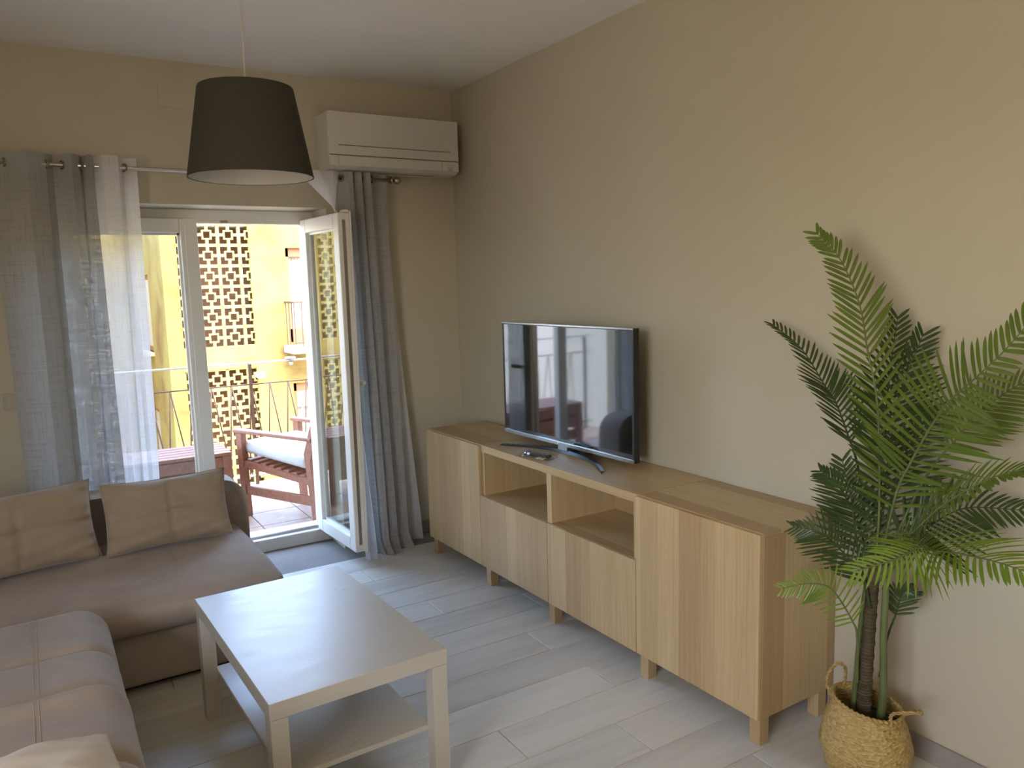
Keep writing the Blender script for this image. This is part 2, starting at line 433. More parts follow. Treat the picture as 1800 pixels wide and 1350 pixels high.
struct('baseboard_right', B(-.011, 0, YR, YB, 0, .075, b=.001, seg=1), 'baseboard_grey')
struct('baseboard_back', B(OX1+.02, -.012, YB-.011, YB, 0, .075, b=.001, seg=1), 'baseboard_grey')
struct('baseboard_left', B(XL, OX0-.02, YB-.011, YB, 0, .075, b=.001, seg=1), 'baseboard_grey')

# unseen window frame, added around the fill light
wr = bmesh.new()
for a in ((-2.5, -1.0, .95, 1.01), (-2.5, -1.0, 2.19, 2.25), (-2.5, -2.44, 1.01, 2.19), (-1.06, -1.0, 1.01, 2.19)): bx(wr, XL-.09, XL-.03, a[0], a[1], a[2], a[3])
struct('added_window', wr, 'white_pvc')

# balcony door: fixed frame, closed left sash, open right sash
fy0, fy1 = 3.015, 3.075
dr = bmesh.new()
bx(dr, OX0, OX1, fy0, fy1, 1.935, OZ, b=.004)           # head
bx(dr, OX0, OX0+.05, fy0, fy1, .045, 1.935, b=.004)
bx(dr, OX1-.075, OX1, fy0, fy1, .045, 1.935, b=.004)
frame = struct('door_1', dr, 'white_pvc')
obj('threshold', B(OX0, OX1, 2.992, 3.20, -.004, .075, b=.006), 'white_pvc', frame)
obj('threshold_track', B(-1.50, OX1-.075, 3.03, 3.05, .075, .088), 'hinge_metal', frame)
obj('keep', B(-1.36, -1.32, 3.005, 3.016, 1.94, 1.952), 'hinge_metal', frame)
def sash(bm, w, z0, z1, th, s=.078):
    bx(bm, 0, s, 0, th, z0, z1, b=.006); bx(bm, w-s, w, 0, th, z0, z1, b=.006)
    bx(bm, s, w-s, 0, th, z0, z0+s, b=.006); bx(bm, s, w-s, 0, th, z1-s, z1, b=.006)
    for a in ((s, s+.012, z0+s, z1-s), (w-s-.012, w-s, z0+s, z1-s), (s, w-s, z0+s, z0+s+.012), (s, w-s, z1-s-.012, z1-s)):
        bx(bm, a[0], a[1], th*.35, th*.65, a[2], a[3])
    return bm
ls = obj('sash', sash(bmesh.new(), .685, .078, 1.958, .06), 'white_pvc', frame, loc=(-2.19, fy0-.045, 0))
obj('pane', B(.088, .597, .027, .033, .168, 1.868), 'clear_glass', ls)
obj('overlap_strip', B(.630, .695, -.008, .004, .078, 1.958, b=.003), 'white_pvc', ls)
# open sash: hinge on the right, free edge swung into the room
rs = obj('open_sash', sash(bmesh.new(), .575, .078, 1.958, .062), 'white_pvc', frame, loc=(-.912, 3.0, 0), rot=(0, 0, -math.radians(87.0)))
rs['label'] = 'open door leaf swung into the room'
obj('pane', B(.088, .487, .027, .033, .168, 1.868), 'clear_glass', rs)
obj('espagnolette', B(.575, .5765, .022, .040, .12, 1.92), 'hinge_metal', rs)
obj('overlap_strip', B(.545, .588, .060, .070, .07, 1.966, b=.002), 'white_pvc', rs)
obj('corner_bearing', B(.53, .584, .030, .058, 1.958, 1.972, b=.002), 'white_pvc', rs)
hb = bmesh.new(); bx(hb, .535, .560, .070, .082, .95, 1.07, b=.004); tube(hb, [(.548, .08, 1.03), (.548, .115, 1.03)], .010, 10)
bx(hb, .44, .560, .105, .121, 1.018, 1.042, b=.006)
obj('door_handle', hb, 'white_plastic', rs)
for z in (.25, 1.75): obj('hinge', T([(-.006, .05, z-.045), (-.006, .05, z+.045)], .009, 10), 'white_pvc', rs)

# wall fittings
sw = thing('light_switch', 'square beige light switch on the back wall left of the grey curtain', 'switch', (-2.424, YB, 1.062))
obj('plate', B(-.042, .042, -.009, 0, -.042, .042, b=.003), 'switch_plate', sw)
obj('rocker', B(-.028, .028, -.014, -.009, -.03, .03, b=.002), 'switch_plate', sw)
tag(obj('junction_cover', B(-.09, .09, -.004, 0, -.06, .06, b=.0015), 'wall_paint', loc=(-1.578, YB, 2.558)), 'blank wall-coloured cover plate high on the wall behind the lamp shade', 'cover plate')

# air conditioner
ac = thing('air_conditioner', 'white split air conditioner mounted high in the room corner', 'air conditioner', (-.4625, YB, 2.2))
W2 = .3975
prof = [(0, .312), (-.185, .312), (-.2, .304), (-.2, .026), (-.17, .008), (-.06, .0), (0, .035)]
bm = prism(bmesh.new(), prof, 0, -W2, W2); bmesh.ops.bevel(bm, geom=bm.edges[:], offset=.004, segments=2, affect='EDGES')
body = obj('body', bm, 'white_plastic', ac)
obj('front_panel', B(-W2+.003, W2-.003, -.207, -.198, .082, .309, b=.003), 'white_plastic', ac)
obj('trim_line', B(-W2+.055, W2-.055, -.2085, -.2065, .130, .1345), 'plastic_seam', ac)
obj('panel_gap', B(-W2+.004, W2-.004, -.2012, -.1995, .0765, .0825), 'plastic_seam', ac)
obj('air_flap', B(-W2+.055, W2-.115, -.206, -.198, .022, .077, b=.003), 'white_plastic', ac)
obj('side_cover', B(-W2+.003, -W2+.05, -.205, -.198, .022, .077, b=.002), 'white_plastic', ac)
dc = obj('display_cover', B(W2-.11, W2-.003, -.205, -.198, .022, .077, b=.002), 'white_plastic', ac)
obj('energy_sticker', B(W2-.075, W2-.045, -.2062, -.205, .022, .046), 'sticker', dc)
ql = bmesh.new()
for i, (w_, h_) in enumerate(((.007, .009), (.005, .006), (.006, .006), (.005, .006), (.006, .006))): bx(ql, W2-.075+i*.0085, W2-.075+i*.0085+w_, -.2058, -.205, .054, .054+h_)
obj('lettering', ql, 'sticker', dc)
obj('outlet_gap', B(-W2+.12, W2-.13, -.115, -.106, .0015, .0035), 'plastic_seam', ac)

# ------------------------------------------------------------------ cabinets along the right wall
CR = .0143
def cab_at(y): return (-.003 - CR*y, y)
D = .400; FR = -D; CF = -D+.018
def box_unit(name, label, y0, y1, doors, niche, legs):
    x_, y_ = cab_at(y0)
    t = thing(name, label, 'cabinet', (x_, y_, 0), CR)
    w = y1-y0; Z0, Z1 = .10, .74; s = .016
    bm = bmesh.new()
    bx(bm, CF, 0, 0, s, Z0, Z1-s); bx(bm, CF, 0, w-s, w, Z0, Z1-s); bx(bm, CF, 0, s, w-s, Z0, Z0+s); bx(bm, -.008, -.002, s, w-s, Z0+s, Z1-s)
    obj('carcass', bm, 'oak_side', t)
    if niche:
        obj('top_panel', B(CF-.002, 0, .001, w-.001, Z1-.036, Z1, b=.001, seg=1), 'oak_top', t)
        obj('divider', B(CF, -.008, w/2-.017, w/2+.017, Z0+s, Z1-.036), 'oak_vertical', t)
        obj('shelf', B(CF, -.008, s, w/2-.017, .462, .478), 'oak_top', t)
        obj('shelf', B(CF, -.008, w/2+.017, w-s, .462, .478), 'oak_top', t)
        obj('side_trim', B(CF, -.008, s, s+.012, .478, Z1-.036), 'oak_vertical', t)
        obj('side_trim', B(CF, -.008, w-s-.012, w-s, .478, Z1-.036), 'oak_vertical', t)
    else:
        obj('top_panel', B(CF-.001, 0, .001, w-.001, Z1-s, Z1, b=.001, seg=1), 'oak_top', t)
    for a, b_, zt, nm in doors:
        obj(nm, B(FR, CF-.002, a+.002, b_-.002, Z0, zt, b=.001, seg=1), 'oak_vertical', t)
    for lx, ly in legs: obj('leg', B(lx-.022, lx+.022, ly-.022, ly+.022, 0, Z0, b=.001, seg=1), 'oak_leg', t)
    return t
fx, bx_ = CF+.024, -.05
box_unit('cabinet', 'light oak single-door cabinet at the right end of the row beside the palm', 0, .6, [(0, .6, .737, 'door')], False, [(fx, .03), (bx_, .03), (fx, .575), (bx_, .575)])
box_unit('media_cabinet', 'wide light oak media unit with two open niches above two drawers under the television', .6, 1.8,
         [(0, .6, .478, 'drawer'), (.6, 1.2, .478, 'drawer')], True, [(fx, .60), (fx, 1.165), (bx_, 1.165), (bx_, .6)])
box_unit('cabinet', 'light oak single-door cabinet at the left end of the row near the curtain', 1.8, 2.4, [(0, .6, .737, 'door')], False, [(fx, .565), (bx_, .565)])

# ------------------------------------------------------------------ television
tv = thing('television', 'flat television with thin silver bezel standing on the media unit', 'television', (-.19, 1.375, .74), .04)
hw, zb, zt = .50, .034, .618
bm = B(.0, .03, -hw, hw, zb, zt, b=.003); bx(bm, .03, .06, -.30, .30, zb+.04, zb+.36, b=.01)
obj('casing', bm, 'black_plastic', tv)
bm = bmesh.new(); w_ = .010
for a in ((-hw, -hw+w_, zb, zt), (hw-w_, hw, zb, zt), (-hw, hw, zt-w_, zt)): bx(bm, -.006, .0, a[0], a[1], a[2], a[3], b=.001, seg=1)
obj('frame', bm, 'stand_plastic', tv)
bz = obj('lower_bezel', B(-.009, .0, -hw, hw, zb, zb+.019, b=.002), 'bezel_silver', tv)
obj('edge_strip', B(-.008, -.004, -hw, hw, zt-.006, zt+.001), 'bezel_silver', tv)
obj('logo', lathe(bmesh.new(), [(.0001, 0), (.005, 0), (.005, .001), (.0001, .001)], 16, cap=(False, False)), 'white_logo', bz, loc=(-.010, .03, zb+.010), rot=(0, -PI/2, 0))
obj('screen', B(-.003, .0, -hw+w_, hw-w_, zb+.019, zt-w_), 'tv_screen', tv)
bm = bmesh.new(); n = 28; prev = None
for i in range(n+1):
    t_ = -1+2*i/n; yy = t_*.385 - .045; xx = .012 - .135*t_*t_; hwid = .022 - .006*abs(t_); zz = .012 - .006*abs(t_)
    q = [bm.verts.new((xx-hwid, yy+.01*t_, .001)), bm.verts.new((xx-hwid*.6, yy, .004+zz)), bm.verts.new((xx+hwid*.6, yy, .004+zz)), bm.verts.new((xx+hwid, yy-.01*t_, .001))]
    if prev:
        for k in range(4): bm.faces.new((prev[k], prev[(k+1) % 4], q[(k+1) % 4], q[k]))
    else: bm.faces.new(q[::-1])
    prev = q
bm.faces.new(prev)
obj('stand', bm, 'stand_plastic', tv, auto=40)
obj('stand_neck', B(-.004, .028, -.035, .035, .010, .046, b=.002), 'stand_plastic', tv)
obj('neck_plate', B(-.006, -.004, -.035, .035, .014, .044), 'bezel_silver', tv)
obj('receiver_box', B(.03, .06, -.16, -.04, .010, .035, b=.003), 'black_plastic', tv)

rc = thing('remote_control', 'black television remote in a clear plastic sleeve on the media unit', 'remote', (-.335, 1.385, .74), math.radians(15))
obj('body', soft_box(-.019, .019, -.075, .075, .002, .018, .007, (4, 8, 2)), 'black_plastic', rc, smooth=True)
for i in range(6):
    for j in range(3): obj('button', lathe(bmesh.new(), [(.003, .0175), (.003, .0195), (.0001, .0196)], 8, c=(-.010+.010*j, -.055+.018*i, 0)), 'rubber_grey', rc)
obj('highlight_ring', lathe(bmesh.new(), [(.010, .0178), (.012, .0192), (.008, .0192), (.0075, .0178)], 16, c=(0, .045, 0)), 'bezel_silver', rc)
rnd = random.Random(3)
def film(u_, v_):
    x = -.045+.09*u_; yv = -.10+.20*v_; e = math.sin(PI*u_)*math.sin(PI*v_)
    return (x, yv, .0008 + .022*min(1, e*2.2) + .004*math.sin(31*u_+17*v_)*e*1.2 + .003*rnd.random()*e)
obj('plastic_sleeve', grid(film, 14, 22), 'plastic_film', rc)
def leaflet(u_, v_): return (-.052+.035*u_, -.075+.055*v_, .0015+.004*abs(math.sin(6*v_+3*u_)))
obj('paper_slip', grid(leaflet, 3, 8), 'white_logo', rc)

# ------------------------------------------------------------------ coffee table
ct = thing('coffee_table', 'low white rectangular coffee table with a lower shelf in front of the sofa', 'table', (-1.879, .395, 0), .0349)
obj('tabletop', B(0, .55, 0, .90, .40, .45, b=.0012, seg=1), 'table_white', ct)
for lx, ly in ((.001, .001), (.499, .001), (.001, .849), (.499, .849)): obj('leg', B(lx, lx+.05, ly, ly+.05, 0, .3985, b=.0012, seg=1), 'table_white', ct)
obj('shelf', B(.045, .505, .045, .855, .178, .194, b=.001, seg=1), 'table_white', ct)

# ------------------------------------------------------------------ sofa
sf = thing('sofa', 'taupe velvet corner sofa under the window along the left side', 'sofa', (-2.6, 1.9, 0))
ox, oy = -2.6, 1.9
def LW(q): return q
def seat_disp(q):
    w = q + Vector((ox, oy, 0))
    if q.z > .3:
        q = q.copy()
        d1 = math.exp(-((w.x+1.905)/.010)**2)*.006
        top = max(0, min(1, (q.z-.36)/.04))
        q.z -= d1*top
        q.z += .012*math.sin((w.y-1.5)/.85*PI)*top
        q.z -= .05*max(0, (1.78-w.y)/.28)**1.6*top
    return q
seat = obj('seat', soft_box(XL+.05-ox, -1.505-ox, 1.53-oy, 2.42-oy, .243, .405, .075, (90, 30, 6), seat_disp), 'taupe_velvet', sf, smooth=True)
obj('seam', T([(-1.897-ox, y_-oy, z_) for y_, z_ in ((1.575, .345), (1.62, .372), (1.70, .398), (1.8, .412), (1.95, .417), (2.05, .417))], .0018, 5), 'velvet_seam', seat)
obj('base', soft_box(XL+.05-ox, -1.52-ox, 1.605-oy, 2.50-oy, .025, .24, .02, (10, 6, 3)), 'taupe_velvet', sf, smooth=True)
obj('dark_gap', B(XL+.1-ox, -1.56-ox, 1.66-oy, 2.45-oy, 0, .03), 'black_plastic', sf)  # black box standing in for the dark gap under the sofa base
# backrest with a big rounded upper corner
bm = bmesh.new(); xr = -1.475; zt_ = .635; R_ = .10
poly = [(XL+.05-ox, .20), (xr-ox, .20)] + [(xr-.02-R_+R_*math.cos(a)-ox + .02*(1-math.sin(a)), zt_-R_+R_*math.sin(a)) for a in [PI/2*i/10 for i in range(11)]] + [(XL+.05-ox, zt_)]
n = len(poly)
secs = [(2.335, .0, .03), (2.315, .0, 0.), (2.33, .0, 0)]
def backsec(yv, inset):
    cx_, cz_ = (-2.7-ox), .42
    return [bm.verts.new((px - inset*(1 if px > cx_ else 0)*1.0, yv, pz - inset*(1 if pz > .3 else 0))) for px, pz in poly]
ys = [(2.345, .035), (2.325, .018), (2.315, .006), (2.312, 0), (2.50, 0), (2.515, .006), (2.53, .018), (2.535, .035)]
rings = [backsec(yv-oy+ .0, ins) for yv, ins in ys]
for a, b_ in zip(rings, rings[1:]):
    for k in range(n): bm.faces.new((a[k], a[(k+1) % n], b_[(k+1) % n], b_[k]))
bm.faces.new(rings[0][::-1]); bm.faces.new(rings[-1]); bmesh.ops.recalc_face_normals(bm, faces=bm.faces[:])
obj('backrest', bm, 'taupe_velvet', sf, auto=50)
# near section: quilted seat
SEAMS = [(1.075, .022, .028), (.765, .075, .035), (.36, .03, .03), (.0, .04, .03), (-.38, .03, .03)]
def near_disp(q):
    w = q + Vector((ox, oy, 0)); q = q.copy()
    yw = w.y + .10*(w.x+2.2)*-.5
    top = max(0, min(1, (q.z-.26)/.10))
    for k_, (sy, dep, wid) in enumerate(SEAMS):
        t_ = (yw-sy)
        g_ = math.exp(-(t_/wid)**2) if t_ > 0 else math.exp(-(t_/(wid*.45))**2)
        fade = 1.0 if k_ != 1 else max(0.25, min(1, (-2.22-w.x)/.10))
        q.z -= dep*g_*top*fade
        if k_ == 1: q.z += .026*math.exp(-((t_+.05)/.05)**2)*top
        q.x -= .006*g_*(1-top) if w.x > -2.3 else 0
    q.z -= .006*math.exp(-((w.x+2.412)/.010)**2)*top
    q.z += .012*math.sin(w.y*5+w.x*3)*top*.5
    return q
near = obj('chaise_seat', soft_box(XL+.05-ox, -2.185-ox, -.95-oy, 1.485-oy, .17, .462, .11, (36, 170, 8), near_disp), 'taupe_velvet', sf, smooth=True)
obj('chaise_base', soft_box(XL+.05-ox, -2.22-ox, -.92-oy, 1.44-oy, .025, .24, .02, (10, 10, 3)), 'taupe_velvet', sf, smooth=True)
obj('chaise_dark_gap', B(XL+.1-ox, -2.26-ox, -.88-oy, 1.40-oy, 0, .03), 'black_plastic', sf)  # same black stand-in for the dark gap, under the chaise
for s_ in (0, .012):
    pts = []
    for i in range(60):
        yv = 1.40 - i*.024
        z_ = near_disp(Vector((-2.41-ox, yv-oy, .462))).z
        pts.append((-2.406-s_-ox, yv-oy, z_+.0068))
    obj('seam', T(pts, .0012, 4), 'velvet_seam', near)

def cushion(name, label, mat, w, h, t, loc, rot, wr=.0, group=None, cross=True, seed=1):
    rn = random.Random(seed)
    root = thing(name, label, 'cushion', loc, 0, group); root.rotation_euler = rot
    ph = [rn.random()*6 for _ in range(6)]
    bm = bmesh.new(); nu, nv = 44, 32
    def sh(u_, v_, side):
        a, b_ = 2*u_-1, 2*v_-1
        pin = 1 - .07*(1-abs(a)**2)*abs(b_)**3; pin2 = 1 - .05*(1-abs(b_)**2)*abs(a)**3
        x = a*w/2*pin2; z = h/2 + b_*h/2*pin
        th = t/2*max(0, (1-abs(a)**2.6))**.55*max(0, (1-abs(b_)**2.6))**.55
        if cross: th -= (t*.10*math.exp(-(a/.035)**2) + t*.10*math.exp(-(b_/.05)**2))*min(1, th/(t*.3))
        e = max(abs(a), abs(b_))
        th += wr*(math.sin(9*a+7*b_+ph[0])*.5 + math.sin(17*b_-5*a+ph[1])*.3)*min(1, th/(t*.2))*.01
        th += .006*math.sin(26*b_+ph[2])*math.exp(-((1-abs(a))/.16)**2)*min(1, th/(t*.1))
        return (x, side*th, z)
    rows = {}
    for side in (-1, 1):
        V = [[None]*(nv+1) for _ in range(nu+1)]
        for i in range(nu+1):
            for j in range(nv+1):
                if side == 1 and (i in (0, nu) or j in (0, nv)): V[i][j] = rows[(i, j)]
                else:
                    V[i][j] = bm.verts.new(sh(.5-.5*math.cos(PI*i/nu) if False else i/nu, j/nv, side)); rows[(i, j)] = V[i][j]
        for i in range(nu):
            for j in range(nv):
                q = (V[i][j], V[i+1][j], V[i+1][j+1], V[i][j+1]); bm.faces.new(q if side == -1 else q[::-1])
    bmesh.ops.recalc_face_normals(bm, faces=bm.faces[:])
    obj('cover', bm, mat, root, smooth=True)
    edge = [sh(i/nu, 0, 1) for i in range(nu+1)] + [sh(1, j/nv, 1) for j in range(1, nv+1)] + [sh(1-i/nu, 1, 1) for i in range(1, nu+1)] + [sh(0, 1-j/nv, 1) for j in range(1, nv+1)]
    obj('edge_seam', T(edge, .0022, 5, cap=False), mat, root, smooth=True)
    return root
cushion('cushion', 'taupe cushion with stitched cross at the right end of the window side of the sofa', 'pillow_fabric', .535, .315, .15, (-1.865, 2.095, .422), (math.radians(-15), 0, math.radians(2)), 1.0, seed=2)
cushion('cushion', 'taupe cushion with stitched cross at the left edge of the picture against the backrest', 'pillow_fabric', .62, .345, .16, (-2.452, 2.05, .422), (math.radians(-14), 0, math.radians(13)), 1.0, seed=5)
cushion('cushion', 'cream cushion with puckered corner lying on the near sofa section', 'cream_pillow_fabric', .46, .44, .17, (-2.50, .26, .555), (math.radians(88), 0, math.radians(8)), .7, cross=False, seed=9)

# ------------------------------------------------------------------ curtains and rod
RY, RZ = 2.64, 2.165
rod = thing('curtain_rod', 'slim brushed metal curtain rod with ball finial above the balcony door', 'curtain rod', (-1.6, RY, RZ))
obj('pole', T([(-1.25, 0, 0), (1.12, 0, 0)], .0095, 12), 'rod_metal', rod, smooth=True)
fb = lathe(bmesh.new(), [(.0001, -.025), (.010, -.022), (.018, -.014), (.022, -.003), (.022, .006), (.016, .017), (.008, .023), (.0001, .025)], 20)
obj('finial', fb, 'nickel', rod, smooth=True, loc=(1.163, 0, 0), rot=(0, PI/2, 0))
obj('finial_collar', lathe(bmesh.new(), [(.009, -.006), (.020, -.005), (.020, .004), (.011, .010)], 20), 'nickel', rod, smooth=True, loc=(1.125, 0, 0), rot=(0, PI/2, 0))
for x in (-.75, 1.09):
    bb = T([(x, 0, -.004), (x, YB-RY, -.004)], .006, 8); lathe(bb, [(.0001, 0), (.02, 0), (.02, .006), (.0001, .006)], 14, c=(x, 0, 0))
    bb2 = T([(x, 0, -.004), (x, YB-RY, -.004)], .006, 8); bx(bb2, x-.014, x+.014, YB-RY-.006, YB-RY, -.03, .02); bb.free()
    obj('bracket', bb2, 'nickel', rod)

def drape(name, label, cat, top, bot, mats, ztop=2.215, zbot=.015, nu=160, nv=46, hem=.085, group=None, extra=None, mid=None, eyelets=(), warp=.004, seed=1):
    """top/bot: knots (t, x, y) of the fold line at the heading and at the hem"""
    rn = random.Random(seed); ph = [rn.random()*6 for _ in range(4)]
    root = thing(name, label, cat, (top[len(top)//2][1], RY, 0), 0, group)
    bxr, byr = root.location.x, root.location.y
    def F(u_, v_):
        a = interp(top, u_); b_ = interp(bot, u_); s = v_**1.15
        if mid:
            m_, vm = interp(mid[1], u_), mid[0]
            if v_ < vm: t = v_/vm; t = t*t*(3-2*t) if mid[2] else t; p = (a[0]+(m_[0]-a[0])*t, a[1]+(m_[1]-a[1])*t)
            else: t = (v_-vm)/(1-vm); p = (m_[0]+(b_[0]-m_[0])*t, m_[1]+(b_[1]-m_[1])*t)
        else: p = (a[0]+(b_[0]-a[0])*s, a[1]+(b_[1]-a[1])*s)
        w = warp*v_
        x = p[0] + w*math.sin(9*u_+3*v_+ph[0]); yv = p[1] + w*math.sin(13*u_-4*v_+ph[1])
        z = ztop + (zbot-ztop)*v_
        if extra: x, yv, z = extra(u_, v_, x, yv, z)
        return (x-bxr, yv-byr, z)
    vh = hem/(ztop-zbot)
    bm = grid(lambda a, b_: F(a, vh + (1-vh)*b_), nu, nv)
    obj('cloth', bm, mats[0], root, smooth=True)
    if len(mats) > 1:
        hm = grid(lambda a, b_: F(a, vh*b_), nu, 3); obj('heading', hm, mats[1], root, smooth=True)
    for ex in eyelets:
        e = lathe(bmesh.new(), [(.014, -.003), (.0215, -.003), (.0215, .003), (.014, .003), (.014, -.003)], 20)
        obj('eyelet', e, 'nickel', root, loc=(ex-bxr, RY-byr, RZ), rot=(0, PI/2, math.radians(25)))
    return root
K = lambda L: [(i/(len(L)-1), *p) for i, p in enumerate(L)]
yt = RY
gl_top = K([(-2.43, yt+.02), (-2.365, yt), (-2.275, yt-.045), (-2.195, yt), (-2.165, yt+.04), (-2.13, yt), (-2.09, yt-.04), (-2.057, yt), (-2.045, yt+.04), (-2.035, yt-.0), (-2.018, yt-.045), (-2.0, yt-.02)])
gl_bot = K([(-2.395, 2.66), (-2.345, 2.63), (-2.27, 2.60), (-2.205, 2.62), (-2.175, 2.68), (-2.15, 2.65), (-2.115, 2.61), (-2.07, 2.63), (-2.055, 2.68), (-2.05, 2.65), (-2.035, 2.60), (-1.985, 2.61)])
drape('grey_curtain', 'grey linen curtain hanging at the left side of the balcony door', 'curtain', gl_top, gl_bot, ['grey_linen', 'grey_linen_hem'], eyelets=(-2.36, -2.195, -2.13, -2.055), seed=3)
gr_top = K([(-.80, yt+.03), (-.765, yt), (-.745, yt-.04), (-.722, yt-.045), (-.715, yt), (-.712, yt-.0), (-.69, yt-.04), (-.668, yt-.042), (-.662, yt), (-.655, yt), (-.64, yt-.035), (-.615, yt-.04), (-.60, yt+.0), (-.57, yt+.03), (-.53, yt+.03), (-.50, yt+.01)])
gr_bot = K([(-.705, 2.62), (-.70, 2.60), (-.695, 2.57), (-.688, 2.53), (-.685, 2.55), (-.695, 2.56), (-.68, 2.50), (-.655, 2.49), (-.645, 2.55), (-.635, 2.56), (-.62, 2.50), (-.585, 2.50), (-.575, 2.56), (-.56, 2.60), (-.545, 2.58), (-.50, 2.56)])
def flare(u_, v_, x, yv, z):
    k = max(0, (v_-.965)/.035)
    return x + .012*k, yv - .055*k*(.5+.5*math.sin(14*u_)), z
drape('grey_curtain', 'grey linen curtain hanging right of the open door leaf, below the air conditioner', 'curtain', gr_top, gr_bot, ['grey_linen', 'grey_linen_hem'], eyelets=(-.775, -.66, -.598), zbot=.006, ztop=2.197, extra=flare, seed=4)
vl_top = K([(-2.18, yt+.065), (-2.13, yt+.05), (-2.09, yt+.07), (-2.04, yt+.06), (-1.99, yt+.05), (-1.975, yt-.01), (-1.965, yt-.045), (-1.93, yt-.045), (-1.895, yt-.045), (-1.885, yt), (-1.87, yt+.03), (-1.845, yt+.03), (-1.81, yt+.0)])
vl_bot = K([(-2.17, 2.72), (-2.13, 2.70), (-2.09, 2.73), (-2.04, 2.71), (-2.01, 2.69), (-1.99, 2.66), (-1.975, 2.63), (-1.95, 2.66), (-1.925, 2.62), (-1.91, 2.67), (-1.885, 2.64), (-1.865, 2.67), (-1.842, 2.64)])
drape('sheer_curtain', 'white voile sheer at the left, hanging beside the grey linen curtain', 'curtain', vl_top, vl_bot, ['white_voile', 'white_voile'], eyelets=(-1.865,), hem=.02, seed=5)
# sheer caught over the top of the open leaf
vr_top = K([(-1.03, yt-.01), (-.99, yt-.04), (-.95, yt-.03), (-.91, yt-.045), (-.87, yt-.02), (-.83, yt-.04), (-.79, yt-.01)])
vr_mid = K([(-.857, 2.46), (-.852, 2.49), (-.850, 2.53), (-.845, 2.55), (-.838, 2.58), (-.835, 2.61), (-.825, 2.65)])
vr_bot = K([(-.82, 2.46), (-.80, 2.49), (-.785, 2.45), (-.77, 2.48), (-.755, 2.45), (-.735, 2.49), (-.71, 2.53)])
drape('sheer_curtain', 'white voile sheer caught over the top corner of the open door leaf', 'curtain', vr_top, vr_bot, ['white_voile', 'white_voile'], hem=.02, mid=(.112, vr_mid, False), zbot=.006, ztop=2.197, seed=6, warp=.008)
vt_top = K([(-.60, 2.70), (-.57, 2.69), (-.54, 2.71), (-.50, 2.70)])
vt_bot = K([(-.57, 2.66), (-.52, 2.62), (-.46, 2.66), (-.375, 2.63)])
drape('sheer_curtain', 'white voile sheer spreading out to the right behind the grey curtain', 'curtain', vt_top, vt_bot, ['white_voile', 'white_voile'], ztop=2.19, hem=.02, seed=7, zbot=.006)

# ------------------------------------------------------------------ pendant lamp
LX, LY = -1.675, 1.0
lp = thing('pendant_lamp', 'dark brown drum pendant lamp hanging over the coffee table', 'lamp', (LX, LY, H))
zb_, zt_ = 1.925-H, 2.205-H; rb, rt = .194, .146
obj('lamp_shade', lathe(bmesh.new(), [(rb, zb_), (rb+.0025, zb_), (rb+.002, zb_+.004), (rt+.002, zt_-.003), (rt+.0005, zt_), (rt, zt_)], 72), 'shade_cloth', lp, smooth=True)
obj('shade_lining', lathe(bmesh.new(), [(rb-.001, zb_+.001), (rt-.001, zt_-.001)], 72), 'shade_inside', lp, smooth=True)
obj('cord', T([(0, 0, 0), (.002, 0, -.25), (0, 0, zt_+.01), (0, 0, zt_-.02)], .0022, 6), 'cord_white', lp)
bm = bmesh.new()
for i in range(3):
    a = i*2*PI/3+.6; tube(bm, [(0, 0, zt_-.03), (rt*math.cos(a), rt*math.sin(a), zt_-.006)], .0018, 6)
obj('spider', bm, 'rod_metal', lp)
obj('lamp_holder', lathe(bmesh.new(), [(.0001, zt_-.015), (.016, zt_-.02), (.02, zt_-.035), (.02, zt_-.085), (.0001, zt_-.085)], 20), 'white_plastic', lp, smooth=True)
obj('bulb', lathe(bmesh.new(), [(.012, zt_-.08), (.014, zt_-.10), (.028, zt_-.13), (.030, zt_-.15), (.022, zt_-.172), (.0001, zt_-.182)], 20), 'shade_inside', lp, smooth=True)
obj('ceiling_cup', lathe(bmesh.new(), [(.0001, 0), (.045, 0), (.042, -.02), (.01, -.03), (.0001, -.03)], 24), 'white_plastic', lp, smooth=True)

# ------------------------------------------------------------------ palm in its basket
BX, BY = -.238, -.288
bk = thing('basket', 'woven seagrass belly basket holding the artificial palm', 'basket', (BX, BY, 0))
prof = [(.0001, .004), (.088, .004), (.104, .012), (.118, .04), (.126, .075), (.134, .105), (.1365, .118), (.131, .134), (.127, .16), (.118, .195), (.104, .228), (.099, .246)]
bm = lathe(bmesh.new(), prof + [(.095, .246), (.099, .228), (.112, .195), (.121, .16), (.125, .13), (.118, .10)], 96)
for vv in bm.verts:
    a = math.atan2(vv.co.y, vv.co.x); k_ = max(0, (vv.co.z-.13)/.12)
    vv.co.z += k_*.020*math.cos(a-2.2)
    rr_ = 1 + .02*math.sin(3*a+1)*min(1, vv.co.z/.06) + .004*math.sin(48*a)*math.sin(vv.co.z*260)
    vv.co.x *= rr_; vv.co.y *= rr_
obj('body', bm, 'seagrass', bk, smooth=True)
obj('braided_rim', T([((.099+.003*math.sin(40*a))*math.cos(a), (.099+.003*math.sin(40*a))*math.sin(a), .248+.020*math.cos(a-2.2)*.95+.0015*math.cos(40*a)) for a in [2*PI*i/160 for i in range(161)]], .005, 6, cap=False), 'seagrass_rope', bk, smooth=True)
def rope(pts, parent):
    P = catmull(pts, 60); bm = bmesh.new()
    for s in (0, PI):
        Q = []
        for i, p in enumerate(P):
            t = (P[min(i+1, 60)]-P[max(i-1, 0)]).normalized(); n1 = t.cross(Vector((.3, .2, 1))).normalized(); n2 = t.cross(n1)
            Q.append(p + (n1*math.cos(i*.7+s)+n2*math.sin(i*.7+s))*.0028)
        tube(bm, Q, .0033, 5)
    obj('handle', bm, 'seagrass_rope', parent, smooth=True)
